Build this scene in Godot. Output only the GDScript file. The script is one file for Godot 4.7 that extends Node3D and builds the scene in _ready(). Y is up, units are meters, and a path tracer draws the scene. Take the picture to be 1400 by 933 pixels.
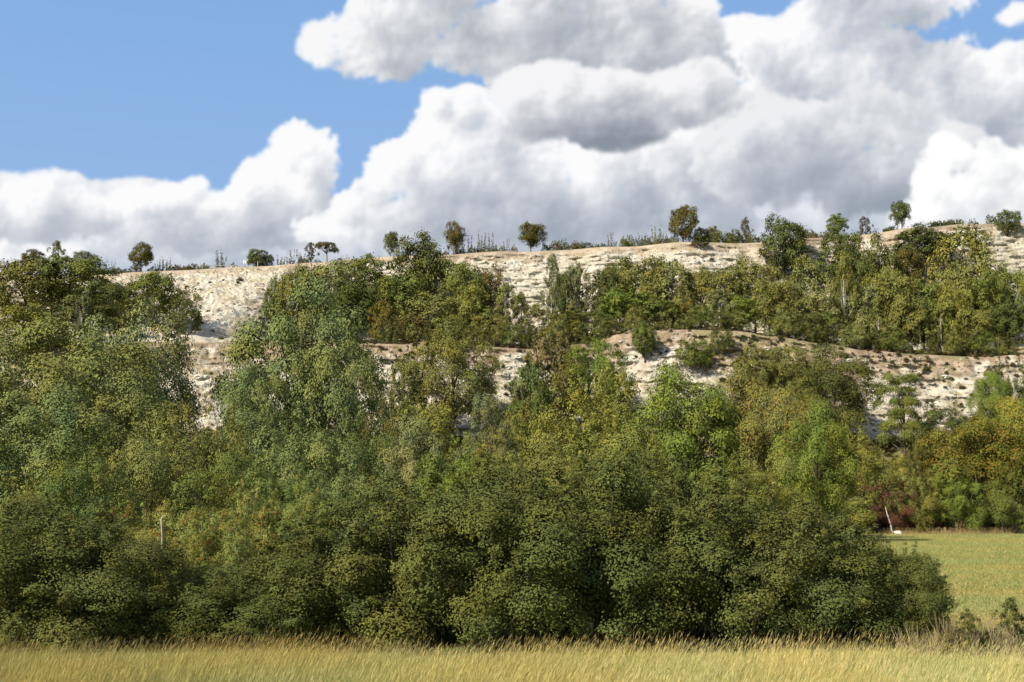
extends Node3D
# A chalk quarry above a meadow. Camera, sky and sun first, then the land, then trees, shrubs and small things.

const F := 1690.0          # focal length in pixels of the 1400 x 933 picture the layout was measured in
const EYE := 2.0
const PITCH := 0.13758     # horizon 234 pixels below the middle
const LOW := -0.45

var rng := RandomNumberGenerator.new()
var taken := {}
var mats := {}
var protos := {}
var nz := FastNoiseLite.new()
var nz2 := FastNoiseLite.new()

# ------------------------------------------------------------------ small helpers
func lin(r: float, g: float, b: float) -> Color:
	return Color(r, g, b).linear_to_srgb()

func ray(px: float, py: float) -> Vector3:
	var v := Vector3((px - 700.0) / F, (466.5 - py) / F, -1.0)
	return v.rotated(Vector3.RIGHT, PITCH)

func at(px: float, py: float, d: float) -> Vector3:   # the point d metres in front of the viewer seen at that pixel
	var v := ray(px, py)
	return Vector3(0, EYE, 0) + v * (d / -v.z)

func numbered(called: String) -> String:
	if not taken.has(called):
		taken[called] = 0
		return called
	taken[called] += 1
	return "%s_%03d" % [called, taken[called]]

func tag(o: Node, label := "", category := "", group := "", kind := "") -> void:
	if label: o.set_meta("label", label)
	if category: o.set_meta("category", category)
	if group: o.set_meta("group", group)
	if kind: o.set_meta("kind", kind)

func mi(called: String, mesh: Mesh, material: Material, parent: Node = self) -> MeshInstance3D:
	var o := MeshInstance3D.new()
	o.name = numbered(called) if parent == self else called
	o.mesh = mesh
	o.material_override = material
	parent.add_child(o, true)
	return o

func plain(key: String, c: Color, rough := 0.9, vertex := false) -> StandardMaterial3D:
	if not mats.has(key):
		var m := StandardMaterial3D.new()
		m.albedo_color = c
		m.roughness = rough
		m.metallic_specular = 0.25
		m.vertex_color_use_as_albedo = vertex
		mats[key] = m
	return mats[key]

func leaf_mat(c: Color) -> StandardMaterial3D:   # c: linear colour of a leaf
	var key := "leaf" + str(c)
	if not mats.has(key):
		var m := StandardMaterial3D.new()
		m.albedo_color = Color(c.r * 1.74, c.g * 1.80, c.b * 1.40).linear_to_srgb()
		m.roughness = 0.75
		m.metallic_specular = 0.12
		m.vertex_color_use_as_albedo = true
		m.backlight = Color(0.70, 0.74, 0.4)
		mats[key] = m
	return mats[key]

func bulk(v: PackedVector3Array, idx: PackedInt32Array, c := PackedColorArray(), uv := PackedVector2Array()) -> ArrayMesh:
	var a := []
	a.resize(Mesh.ARRAY_MAX)
	a[Mesh.ARRAY_VERTEX] = v
	a[Mesh.ARRAY_INDEX] = idx
	if c.size(): a[Mesh.ARRAY_COLOR] = c
	if uv.size(): a[Mesh.ARRAY_TEX_UV] = uv
	var m := ArrayMesh.new()
	m.add_surface_from_arrays(Mesh.PRIMITIVE_TRIANGLES, a)
	return m

func rand_dir() -> Vector3:
	var z := rng.randf_range(-1, 1)
	var t := rng.randf() * TAU
	var r := sqrt(1.0 - z * z)
	return Vector3(r * cos(t), z, r * sin(t))

# a tube through points with radii, added to v / idx
func tube(v: PackedVector3Array, idx: PackedInt32Array, pts: Array, rad: Array, sides := 5) -> void:
	var start := v.size()
	for i in pts.size():
		var p: Vector3 = pts[i]
		var dir: Vector3 = (pts[mini(i + 1, pts.size() - 1)] - pts[maxi(i - 1, 0)]).normalized()
		var a := dir.cross(Vector3(0.31, 0.1, 0.94)).normalized()
		var b := a.cross(dir)
		for k in sides:
			var t := TAU * k / sides
			v.append(p + (a * cos(t) + b * sin(t)) * float(rad[i]))
	for i in pts.size() - 1:
		for k in sides:
			var k2 := (k + 1) % sides
			var a0 := start + i * sides
			idx.append_array([a0 + k, a0 + sides + k, a0 + k2, a0 + k2, a0 + sides + k, a0 + sides + k2])

# ------------------------------------------------------------------ sky
func smooth(a: float, b: float, x: float) -> float:
	var t := clampf((x - a) / (b - a), 0, 1)
	return t * t * (3.0 - 2.0 * t)

var cg_w := 680
var cg_h := 226
const CG_STEP := 2.5
const CG_X0 := -150.0
const CG_Y0 := -140.0

func cloud_layer(col: PackedVector3Array, blobs: Array, seed: int, amp: float, soft: float, light: Color, dark: Color, relief := 1.0) -> void:
	# blobs: [x, y, radius x, radius y, greyness]. Their union, broken up by noise, is how much cloud lies along each direction;
	# the light that reaches a point falls off with the cloud between it and the sun, up on the left.
	var n := cg_w * cg_h
	var B := PackedFloat32Array(); B.resize(n); B.fill(-9.0)
	var S := PackedFloat32Array(); S.resize(n)
	var Wt := PackedFloat32Array(); Wt.resize(n)
	var cell := FastNoiseLite.new()
	cell.seed = seed
	cell.noise_type = FastNoiseLite.TYPE_CELLULAR
	cell.cellular_return_type = FastNoiseLite.RETURN_DISTANCE
	cell.frequency = 1.0
	var fb := FastNoiseLite.new()
	fb.seed = seed + 7
	fb.noise_type = FastNoiseLite.TYPE_SIMPLEX_SMOOTH
	fb.fractal_octaves = 6
	fb.fractal_gain = 0.52
	fb.frequency = 0.0085
	for b in blobs:
		var bx: float = b[0]
		var by: float = b[1]
		var rx: float = b[2]
		var ry: float = b[3]
		var i0 := clampi(int((bx - rx * 1.8 - CG_X0) / CG_STEP), 0, cg_w - 1)
		var i1 := clampi(int((bx + rx * 1.8 - CG_X0) / CG_STEP), 0, cg_w - 1)
		var j0 := clampi(int((by - ry * 1.8 - CG_Y0) / CG_STEP), 0, cg_h - 1)
		var j1 := clampi(int((by + ry * 1.8 - CG_Y0) / CG_STEP), 0, cg_h - 1)
		for j in range(j0, j1 + 1):
			var dy := (CG_Y0 + j * CG_STEP - by) / ry
			for i in range(i0, i1 + 1):
				var dx := (CG_X0 + i * CG_STEP - bx) / rx
				var q := 1.0 - sqrt(dx * dx + dy * dy)
				var k := j * cg_w + i
				if q > -0.8:
					if B[k] < -5.0:
						B[k] = q
					else:   # smooth union
						var h := clampf(0.5 + 0.5 * (q - B[k]) / 0.25, 0.0, 1.0)
						B[k] = lerpf(B[k], q, h) + 0.25 * h * (1.0 - h)
					var w := (q + 0.8) * (q + 0.8)
					w *= w
					S[k] += w * float(b[4])
					Wt[k] += w
	var D := PackedFloat32Array(); D.resize(n)
	var N := PackedFloat32Array(); N.resize(n)
	for j in cg_h:
		for i in cg_w:
			var k := j * cg_w + i
			if B[k] < -0.8:
				continue
			var x := CG_X0 + i * CG_STEP
			var y := CG_Y0 + j * CG_STEP
			var wx := fb.get_noise_2d(x, y)
			var wy := fb.get_noise_2d(x + 531.0, y - 217.0)
			var qx := x + wx * 30.0
			var qy := y + wy * 30.0
			var c1 := -cell.get_noise_2d(qx * 0.019, qy * 0.021)
			var c2 := -cell.get_noise_2d(qx * 0.048 + 9.0, qy * 0.052)
			var c3 := -cell.get_noise_2d(qx * 0.12 + 3.0, qy * 0.12)
			var puffs := (c1 - 0.45) * 0.55 + (c2 - 0.45) * 0.36 * relief + (c3 - 0.45) * 0.20 * relief
			var d := B[k] + amp * (puffs * 0.8 + wx * 0.85)
			if d > 0.0:
				D[k] = d
				N[k] = wy * 0.34 + (c1 - 0.45) * 0.20 + (c2 - 0.45) * 0.10 * relief
	var steps := [3.0, 7.0, 12.0, 18.0, 26.0, 36.0, 48.0, 64.0, 84.0, 110.0]
	var offs := []
	var wts := []
	for q in steps.size():
		offs.append(int(round(-0.80 * steps[q] / CG_STEP)) * cg_w + int(round(-0.60 * steps[q] / CG_STEP)))
		wts.append((steps[q] - (steps[q - 1] if q > 0 else 0.0)) / 100.0)
	for j in cg_h:
		for i in cg_w:
			var k := j * cg_w + i
			var d := D[k]
			if d <= 0.0:
				continue
			var tau := 0.0
			for q in 10:
				var k2: int = k + int(offs[q])
				if k2 >= 0:
					tau += D[k2] * float(wts[q])
			var s := S[k] / maxf(Wt[k], 1e-5)
			var near: float = D[maxi(k + int(offs[1]), 0)]
			var sf := soft * (0.8 + 5.0 * clampf((near - d) * 3.5, 0.0, 1.0) + 1.6 * clampf(N[k] * 4.0, 0.0, 1.0))
			var a := 1.0 - exp(-d * d * 26.0 / sf - d * 2.0 / sf)
			var t := exp(-tau * 0.85) * 1.08 - s * 0.38 + N[k] + clampf((d - near) * 0.5, -0.10, 0.12)
			t = clampf(t, 0.0, 1.0)
			t = t * (0.75 + 0.25 * t)
			var cc := Vector3(lerpf(dark.r, light.r, t), lerpf(dark.g, light.g, t), lerpf(dark.b, light.b, t))
			col[k] = col[k].lerp(cc, a)

func blue_at(el: float) -> Vector3:   # display values of the clear sky by elevation in degrees
	var t := clampf(el / 26.0, 0.0, 1.0)
	var a := Vector3(0.68, 0.79, 0.925).lerp(Vector3(0.505, 0.672, 0.88), pow(t, 0.85))
	return a.lerp(Vector3(0.29, 0.47, 0.74), smooth(26.0, 90.0, el))

func make_sky() -> Image:
	var W := 4096
	var Hh := 2048
	var n := cg_w * cg_h
	var col := PackedVector3Array()
	col.resize(n)
	for j in cg_h:
		for i in cg_w:
			var v := ray(CG_X0 + i * CG_STEP, CG_Y0 + j * CG_STEP).normalized()
			col[j * cg_w + i] = blue_at(rad_to_deg(asin(v.y)))
	var white := Color(0.985, 0.985, 0.99)
	var grey := Color(0.63, 0.665, 0.72)
	# low far bank along the skyline
	cloud_layer(col, [[-80, 330, 150, 75, .55], [40, 335, 120, 62, .5], [150, 350, 140, 60, .55], [330, 345, 170, 45, .62], [520, 350, 150, 60, .8], [700, 340, 180, 70, .85], [900, 330, 200, 80, .8], [1100, 320, 220, 80, .6], [1300, 310, 200, 90, .55], [1480, 300, 160, 90, .5]], 11, 0.5, 0.55, Color(0.93, 0.94, 0.96), Color(0.62, 0.67, 0.74), 0.5)
	cloud_layer(col, [[10, 330, 60, 38, -.1], [60, 352, 60, 30, .1], [210, 330, 60, 20, .2], [170, 268, 130, 22, .6], [60, 262, 90, 30, .5]], 23, 0.6, 0.45, white, Color(0.66, 0.70, 0.77), 0.8)
	# tower on the left with its shoulder
	cloud_layer(col, [[395, 215, 42, 44, -.2], [425, 235, 40, 46, -.1], [372, 248, 46, 44, -.1], [340, 275, 50, 40, .0], [410, 280, 62, 52, .25], [300, 285, 46, 32, .05], [268, 258, 24, 22, .1], [240, 280, 46, 30, .2], [195, 285, 46, 30, .2], [330, 312, 95, 36, .75], [420, 318, 60, 32, .8], [220, 314, 90, 34, .65], [130, 300, 70, 40, .55], [60, 292, 70, 34, .6], [-30, 285, 90, 46, .55]], 37, 0.75, 0.24, white, grey, 1.0)
	# white centre mass
	cloud_layer(col, [[600, 145, 26, 24, .0], [640, 155, 34, 34, -.1], [590, 185, 40, 38, .0], [680, 190, 60, 56, .0], [560, 225, 48, 44, .05], [520, 260, 46, 40, .1], [480, 290, 44, 34, .15], [620, 235, 80, 62, .1], [720, 240, 90, 70, .05], [830, 220, 80, 62, -.1], [910, 190, 56, 50, -.15], [560, 300, 110, 46, .6], [680, 305, 130, 52, .85], [830, 300, 130, 60, .95], [950, 290, 100, 60, .9], [950, 220, 60, 60, .1], [460, 318, 50, 26, .35]], 53, 0.75, 0.24, white, grey, 1.0)
	# right hand bank: white towers behind, shaded bank in front
	cloud_layer(col, [[1035, 75, 58, 52, -.2], [1090, 60, 70, 66, -.1], [1150, 30, 70, 50, .2], [1130, 110, 90, 70, .0], [1060, 140, 80, 70, .0], [1200, 120, 90, 80, .15], [1290, 100, 60, 60, .15], [1330, 150, 80, 70, .2], [1400, 120, 90, 70, .15], [1210, 60, 56, 40, .2], [1240, 10, 80, 40, .35], [1180, -20, 110, 40, .4], [1400, 210, 90, 80, .35], [1480, 180, 90, 110, .3], [1390, 20, 36, 20, .2], [1130, -60, 120, 40, .3]], 71, 0.8, 0.26, white, Color(0.63, 0.665, 0.72), 1.0)
	cloud_layer(col, [[1010, 195, 70, 60, .2], [1090, 190, 80, 66, .25], [1160, 185, 80, 66, .3], [1230, 200, 80, 66, .4], [1060, 240, 110, 46, .85], [1180, 255, 120, 46, 1.05], [1110, 225, 120, 50, .6], [1300, 215, 60, 50, .45]], 73, 0.7, 0.34, Color(0.93, 0.935, 0.945), Color(0.60, 0.635, 0.69), 0.8)
	# bright puff low on the right
	cloud_layer(col, [[1300, 215, 30, 32, -.3], [1280, 255, 36, 40, -.25], [1330, 270, 50, 44, -.2], [1290, 300, 60, 40, -.05], [1370, 240, 44, 44, .3], [1400, 290, 60, 50, .35]], 89, 0.7, 0.24, Color(1, 1, 1), Color(0.68, 0.71, 0.76), 0.9)
	# cloud across the top: a far sheet and a nearer lobe with a dark flat base
	cloud_layer(col, [[440, 60, 34, 36, .0], [490, 45, 56, 46, .1], [520, 80, 70, 30, .35], [570, 30, 70, 44, .1], [620, 70, 80, 36, .4], [680, 40, 70, 44, .2], [740, 20, 80, 60, .1], [830, 20, 90, 60, .25], [760, 80, 100, 50, .4], [870, 70, 100, 64, .35], [940, 60, 70, 60, .15], [960, 110, 50, 50, .4], [950, 15, 40, 30, -.1], [600, -30, 120, 50, .2], [780, -60, 160, 60, .2]], 97, 0.8, 0.24, Color(0.97, 0.97, 0.975), Color(0.60, 0.63, 0.675), 0.9)
	cloud_layer(col, [[716, 132, 46, 38, -.05], [770, 128, 62, 40, .0], [840, 128, 70, 40, .1], [910, 128, 66, 42, .3], [965, 120, 44, 40, .35], [760, 160, 80, 36, .6], [850, 162, 90, 36, .75], [920, 150, 60, 36, .7], [740, 176, 56, 20, 1.2], [820, 186, 70, 20, 1.45], [870, 184, 46, 18, 1.4]], 101, 0.6, 0.26, Color(0.96, 0.96, 0.965), Color(0.55, 0.58, 0.63), 0.9)
	# the sky all round: the same air and clouds, coarser
	var cw := 768
	var ch := 384
	var far := Image.create(cw, ch, false, Image.FORMAT_RGB8)
	var fn := FastNoiseLite.new()
	fn.seed = 5
	fn.fractal_octaves = 5
	fn.frequency = 1.7
	var bytes := PackedByteArray()
	bytes.resize(cw * ch * 3)
	for j in ch:
		var el := 90.0 - (j + 0.5) / ch * 180.0
		var base := blue_at(maxf(el, 0.0))
		for i in cw:
			var az := deg_to_rad((i + 0.5) / cw * 360.0 - 180.0)
			var e := deg_to_rad(el)
			var v := Vector3(-cos(e) * sin(az), sin(e) * 1.7, cos(e) * cos(az))
			var c := fn.get_noise_3dv(v)
			var thick := fn.get_noise_3dv(v + Vector3(-0.05, 0.10, 0.03))
			var a := smooth(-0.13, 0.12, c)
			var t := clampf(0.72 - (thick - 0.05) * 1.1, 0.15, 1.0)
			var k := base.lerp(Vector3(0.62, 0.655, 0.71).lerp(Vector3(0.97, 0.97, 0.98), t), a)
			var o := (j * cw + i) * 3
			bytes[o] = int(k.x * 255.0)
			bytes[o + 1] = int(k.y * 255.0)
			bytes[o + 2] = int(k.z * 255.0)
	far = Image.create_from_data(cw, ch, false, Image.FORMAT_RGB8, bytes)
	far.resize(W, Hh, Image.INTERPOLATE_CUBIC)
	# columns run from -180 to 180 degrees; the view direction -z lies at the seam, so the detailed part is written with a wrap
	# the detailed part, resampled into the panorama
	var i0 := int((180.0 - 28.5) / 360.0 * W)
	var i1 := int((180.0 + 28.5) / 360.0 * W)
	var j0 := int((90.0 - 27.0) / 180.0 * Hh)
	var j1 := int((90.0 - 4.0) / 180.0 * Hh)
	var inv := Basis(Vector3.RIGHT, -PITCH)
	for j in range(j0, j1):
		var e := deg_to_rad(90.0 - (j + 0.5) / Hh * 180.0)
		for i in range(i0, i1):
			var az := deg_to_rad((i + 0.5) / W * 360.0 - 180.0)
			var v := inv * Vector3(cos(e) * sin(az), sin(e), -cos(e) * cos(az))
			var gx := (700.0 + F * v.x / -v.z - CG_X0) / CG_STEP
			var gy := (466.5 - F * v.y / -v.z - CG_Y0) / CG_STEP
			if gx < 1.0 or gy < 1.0 or gx >= cg_w - 2 or gy >= cg_h - 2:
				continue
			var edge := minf(minf(gx, cg_w - 2 - gx) / 40.0, minf(gy / 40.0, (cg_h - 2 - gy) / 12.0))
			var x := int(gx)
			var y := int(gy)
			var fx := gx - x
			var fy := gy - y
			var k := y * cg_w + x
			var c := col[k].lerp(col[k + 1], fx).lerp(col[k + cg_w].lerp(col[k + cg_w + 1], fx), fy)
			var out := Color(c.x, c.y, c.z)
			if edge < 1.0:
				out = far.get_pixel((i + W / 2) % W, j).lerp(out, maxf(edge, 0.0))
			far.set_pixel((i + W / 2) % W, j, out)
	return far

# ------------------------------------------------------------------ land
var crest_tab := []
var lip_tab := []

func tab(t: Array, x: float) -> float:
	if x <= t[0][0]: return t[0][1]
	for i in range(1, t.size()):
		if x <= t[i][0]:
			var k: float = (x - t[i - 1][0]) / (t[i][0] - t[i - 1][0])
			k = k * k * (3.0 - 2.0 * k)
			return lerpf(t[i - 1][1], t[i][1], k)
	return t[-1][1]

func scree(x: float) -> float:     # 1 where the left part of the face runs down in one slope
	return smooth(-74, -60, x) * (1.0 - smooth(-42, -24, x))

func profile(x: float) -> Array:   # (distance, height) corners of the section at x
	var foot := 117.0 + nz.get_noise_1d(x * 0.6) * 6.0 - 14.0 * (1.0 - smooth(-40, 40, x))
	var w := nz.get_noise_1d(x * 0.5 + 300.0) * 4.0
	var s := scree(x)
	var lip := tab(lip_tab, x)
	var top := tab(crest_tab, x)
	var lip_d := 150.0 + w * 0.5
	return [
		Vector2(foot, -0.05),
		Vector2(142.0 + w * 0.5, lip - 11.5),
		Vector2(lip_d, lip),
		Vector2(lerpf(190.0, 158.0, s) + w, lip + lerpf(5.5, 2.0, s)),
		Vector2(200.0 + w, top),
		Vector2(330.0, top - 4.0),
	]

func height_at(x: float, d: float) -> float:
	var p := profile(x)
	if d <= p[0].x: return 0.0
	for i in range(1, p.size()):
		if d <= p[i].x:
			return lerpf(p[i - 1].y, p[i].y, (d - p[i - 1].x) / (p[i].x - p[i - 1].x))
	return p[-1].y

func columns(step: float) -> PackedFloat32Array:
	var xs := PackedFloat32Array()
	var x := -420.0
	while x < 420.0:
		xs.append(x)
		x += step if absf(x) < 98.0 else 8.0
	return xs

func land(called: String, seg: int, rows: int, step: float, shape: Callable, paint: Callable, material: Material) -> MeshInstance3D:
	var xs := columns(step)
	var v := PackedVector3Array()
	var c := PackedColorArray()
	var idx := PackedInt32Array()
	for i in xs.size():
		var p := profile(xs[i])
		var a: Vector2 = p[seg]
		var b: Vector2 = p[seg + 1]
		for j in rows + 1:
			var t := float(j) / rows
			var q := a.lerp(b, t)
			var push: Vector2 = shape.call(xs[i], q, t)
			v.append(Vector3(xs[i], q.y + push.y, -(q.x + push.x)))
			c.append(paint.call(xs[i], q, t))
	var m := rows + 1
	for i in xs.size() - 1:
		for j in rows:
			var k := i * m + j
			idx.append_array([k, k + 1, k + m, k + m, k + 1, k + m + 1])
	var o := mi(called, bulk(v, idx, c), material)
	tag(o, "", "", "", "structure")
	return o

func strata(x: float, q: Vector2, t: float) -> Vector2:    # ledges of bedded chalk, broken up along the face
	var ends := smooth(0.0, 0.08, t) * (1.0 - smooth(0.94, 1.0, t))
	var y := q.y + nz.get_noise_2d(x * 0.35, 40.0) * 1.6
	var lay := floorf(y / 0.62)
	var f := y / 0.62 - lay
	var bed := (nz.get_noise_2d(x * 2.2 + lay * 31.0, lay * 57.0) + 0.5 * nz2.get_noise_2d(x * 7.0 + lay * 13.0, lay * 29.0))
	var ledge := bed * 0.72 * smooth(0.0, 0.16, f) * (1.0 - smooth(0.84, 1.0, f))
	var buttress := nz.get_noise_2d(x * 0.9, q.y * 0.5) * 1.0
	var grit := nz2.get_noise_2d(x * 9.0, q.y * 14.0) * 0.2 + nz2.get_noise_2d(x * 28.0, q.y * 36.0) * 0.12
	var s := scree(x)
	return Vector2(-(ledge * (1.0 - s * 0.5) + buttress * (1.0 - s * 0.7) + grit) * ends, grit * (0.6 + s) * ends)

func rough(x: float, q: Vector2, t: float) -> Vector2:
	var ends := smooth(0.0, 0.1, t) * (1.0 - smooth(0.9, 1.0, t))
	return Vector2(0, (nz.get_noise_2d(x * 2.0, q.x * 2.0) * 1.0 + nz2.get_noise_2d(x * 8.0, q.x * 8.0) * 0.5) * ends)

const CHALK := Color(0.385, 0.352, 0.278)
const PALE := Color(0.44, 0.42, 0.355)
const OCHRE := Color(0.30, 0.235, 0.165)
const SOIL := Color(0.165, 0.125, 0.085)
const TURF := Color(0.15, 0.15, 0.055)
const MOSS := Color(0.20, 0.19, 0.10)

func chalk_face(x: float, q: Vector2, t: float) -> Color:
	var n1 := nz2.get_noise_2d(x * 1.2, q.y * 2.2)
	var n2 := nz2.get_noise_2d(x * 7.0 + 90.0, q.y * 9.0)
	var n3 := nz2.get_noise_2d(x * 26.0, q.y * 26.0)
	var c := CHALK.lerp(PALE, clampf(0.5 + n1 * 1.6 + n3 * 0.9, 0, 1))
	var left := smooth(-30, -45, x)
	c = c.lerp(OCHRE.lerp(CHALK, 0.35), clampf(smooth(0.12, 0.4, n2 + n1 * 0.6 + left * 0.3) * 0.75, 0, 1))
	c = c.lerp(OCHRE, smooth(0.86, 0.97, t + n2 * 0.12) * 0.75)
	c = c.lerp(MOSS, smooth(0.34, 0.46, n2 * 0.8 + n3 * 0.55 - n1 * 0.3) * 0.6)
	c = c.lerp(TURF.lerp(SOIL, clampf(0.4 + n2, 0, 1)), smooth(-78.0, -88.0, x + n1 * 8.0))   # grown over at the far left
	return c

func lower_face(x: float, q: Vector2, t: float) -> Color:
	var c := chalk_face(x, q, t * 0.8)
	var n2 := nz2.get_noise_2d(x * 3.0 - 50.0, q.y * 4.0)
	var n3 := nz2.get_noise_2d(x * 13.0 - 50.0, q.y * 13.0)
	var grassy := smooth(20, 24, x) * (1.0 - smooth(40, 44, x)) * 0.55    # the rounded spur in the middle is half grown over
	c = c.lerp(OCHRE.lerp(SOIL, clampf(0.45 + n3 * 1.5, 0, 1)), smooth(0.70, 0.86, t + n2 * 0.35 + n3 * 0.25 + grassy * 0.7))
	c = c.lerp(TURF.lerp(OCHRE, 0.3), smooth(0.18, 0.34, n3 * 0.7 + n2 * 0.5 + grassy * 0.7 - (1.0 - t) * 0.1) * 0.8)
	return c

func terrace_soil(x: float, q: Vector2, _t: float) -> Color:
	var n2 := nz2.get_noise_2d(x * 2.0, q.x * 2.0)
	var n3 := nz2.get_noise_2d(x * 11.0, q.x * 11.0)
	var c := SOIL.lerp(OCHRE, clampf(0.35 + n2 + n3 * 0.6, 0, 0.8))
	c = c.lerp(TURF, smooth(0.0, 0.2, n2 + n3 * 0.5) * 0.6)
	return c.lerp(CHALK, scree(x))

func slope_soil(x: float, q: Vector2, _t: float) -> Color:
	var n2 := nz2.get_noise_2d(x * 1.5, q.x * 1.5)
	var n3 := nz2.get_noise_2d(x * 9.0, q.x * 9.0)
	return TURF.lerp(SOIL, clampf(0.3 + n2 + n3 * 0.6, 0, 0.8))

func top_turf(x: float, q: Vector2, t: float) -> Color:
	var n3 := nz2.get_noise_2d(x * 6.0, q.x * 6.0)
	return Color(0.19, 0.17, 0.07).lerp(OCHRE, clampf(n3 * 0.9 + 0.15, 0, 0.7))

# ------------------------------------------------------------------ foliage
func lobes_of(form: String) -> Array:   # [centre, radius, squash] in a space one unit high and one unit wide
	var out := []
	match form:
		"round", "oval", "roundhigh":
			var k := 40
			var base := 0.16 if form != "roundhigh" else 0.24
			var mid := (1.0 + base) / 2.0
			var ry := (1.0 - base) / 2.0
			for i in k:
				var u := (i + 0.5) / k
				var y := 1.0 - 2.0 * u
				var r := sqrt(1.0 - y * y)
				var t := i * 2.39996 + rng.randf_range(-0.4, 0.4)
				var f := rng.randf_range(0.5, 0.88) if form != "roundhigh" else rng.randf_range(0.42, 0.9)
				var wid := 0.5 * (1.0 if form != "oval" else (0.78 + 0.22 * cos(y * 2.2)))
				out.append([Vector3(cos(t) * r * wid * f, mid + y * ry * f * rng.randf_range(0.92, 1.05), sin(t) * r * wid * f), rng.randf_range(0.075, 0.155) * (1.2 if form == "roundhigh" else 1.0), rng.randf_range(0.55, 0.85)])
			out.append([Vector3(0, mid, 0), 0.2, 1.0])
		"dome":
			for i in 46:
				var u := (i + 0.5) / 46.0
				var y := 1.0 - 1.25 * u
				var r := sqrt(maxf(0.0, 1.0 - absf(y * y * y)))
				var t := i * 2.39996 + rng.randf_range(-0.5, 0.5)
				var f := rng.randf_range(0.5, 0.97)
				out.append([Vector3(cos(t) * r * 0.5 * f, maxf(0.06, 0.28 + y * 0.66 * f * rng.randf_range(0.85, 1.08)), sin(t) * r * 0.5 * f), rng.randf_range(0.06, 0.16), rng.randf_range(0.7, 1.1)])
			out.append([Vector3(0, 0.35, 0), 0.22, 1.0])
			for i in 26:   # young shoots standing out of the outline
				var t := rng.randf() * TAU
				var y := rng.randf_range(0.1, 1.0)
				var r := sqrt(1.0 - y * y)
				var dir := Vector3(cos(t) * r * 0.5, y * 0.68, sin(t) * r * 0.5)
				for j in 3:
					out.append([Vector3(0, 0.28, 0) + dir * (0.92 + 0.07 * j) + Vector3(0, 0.012 * j, 0), 0.042 - 0.009 * j, 1.3])
		"plume":   # upright sprays: poplar, willow
			for i in 64:
				var u := (i + 0.5) / 64.0
				var y := 0.10 + 0.80 * u
				var prof := sqrt(maxf(0.04, 1.0 - pow(absf(u - 0.34) / 0.68, 2.2)))
				var t := i * 2.39996 + rng.randf_range(-0.5, 0.5)
				var f := sqrt(rng.randf_range(0.16, 1.0)) * prof
				out.append([Vector3(cos(t) * 0.43 * f, y * rng.randf_range(0.94, 1.05), sin(t) * 0.43 * f), rng.randf_range(0.07, 0.14), rng.randf_range(0.75, 1.1)])
		"airy":
			for i in 44:
				var u := (i + 0.5) / 44.0
				var y := 0.24 + 0.72 * u
				var prof := sin(pow(u, 0.8) * PI * 0.9 + 0.2)
				var t := i * 2.39996 + rng.randf_range(-0.6, 0.6)
				var f := rng.randf_range(0.2, 1.0) * maxf(prof, 0.15)
				out.append([Vector3(cos(t) * 0.46 * f, y + rng.randf_range(-0.03, 0.03), sin(t) * 0.46 * f), rng.randf_range(0.05, 0.09), 1.1])
		"flat":
			for i in 22:
				var t := i * 2.39996
				var f := sqrt((i + 0.5) / 22.0)
				out.append([Vector3(cos(t) * 0.42 * f + 0.03, 0.76 + 0.14 * (1.0 - f * f) + rng.randf_range(-0.06, 0.05) - (0.12 if cos(t) < -0.6 else 0.0), sin(t) * 0.42 * f), rng.randf_range(0.09, 0.13), 0.55])
		"cone":
			for i in 30:
				var u := (i + 0.5) / 30.0
				var t := i * 2.39996
				var f := (1.0 - u) * rng.randf_range(0.5, 0.9)
				out.append([Vector3(cos(t) * 0.45 * f, 0.08 + 0.86 * u, sin(t) * 0.45 * f), rng.randf_range(0.07, 0.13) * (1.15 - u * 0.7), 1.2])
		"wisp":    # a thicket of upright leafy shoots
			for i in 7:
				var t := i * 2.39996
				var f := sqrt((i + 0.5) / 7.0) * 0.36
				var h := rng.randf_range(0.5, 1.0)
				for j in 8:
					var u := j / 7.0
					var wob := 0.10 * (1.2 - u)
					out.append([Vector3(cos(t) * f * (0.7 + 0.6 * u) + rng.randf_range(-wob, wob), h * (0.07 + 0.88 * u), sin(t) * f * (0.7 + 0.6 * u) + rng.randf_range(-wob, wob)), rng.randf_range(0.07, 0.12) * (1.1 - 0.62 * u), 1.0])
		"tier":    # layered boughs with gaps: the ash on the talus
			for i in 44:
				var lay := i % 6
				var y := 0.36 + lay * 0.11 + rng.randf_range(-0.02, 0.02)
				var t := i * 2.39996
				var f := rng.randf_range(0.2, 1.0) * (0.48 - lay * 0.045)
				out.append([Vector3(cos(t) * f, y, sin(t) * f), rng.randf_range(0.075, 0.11), 0.5])
	return out

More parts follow.
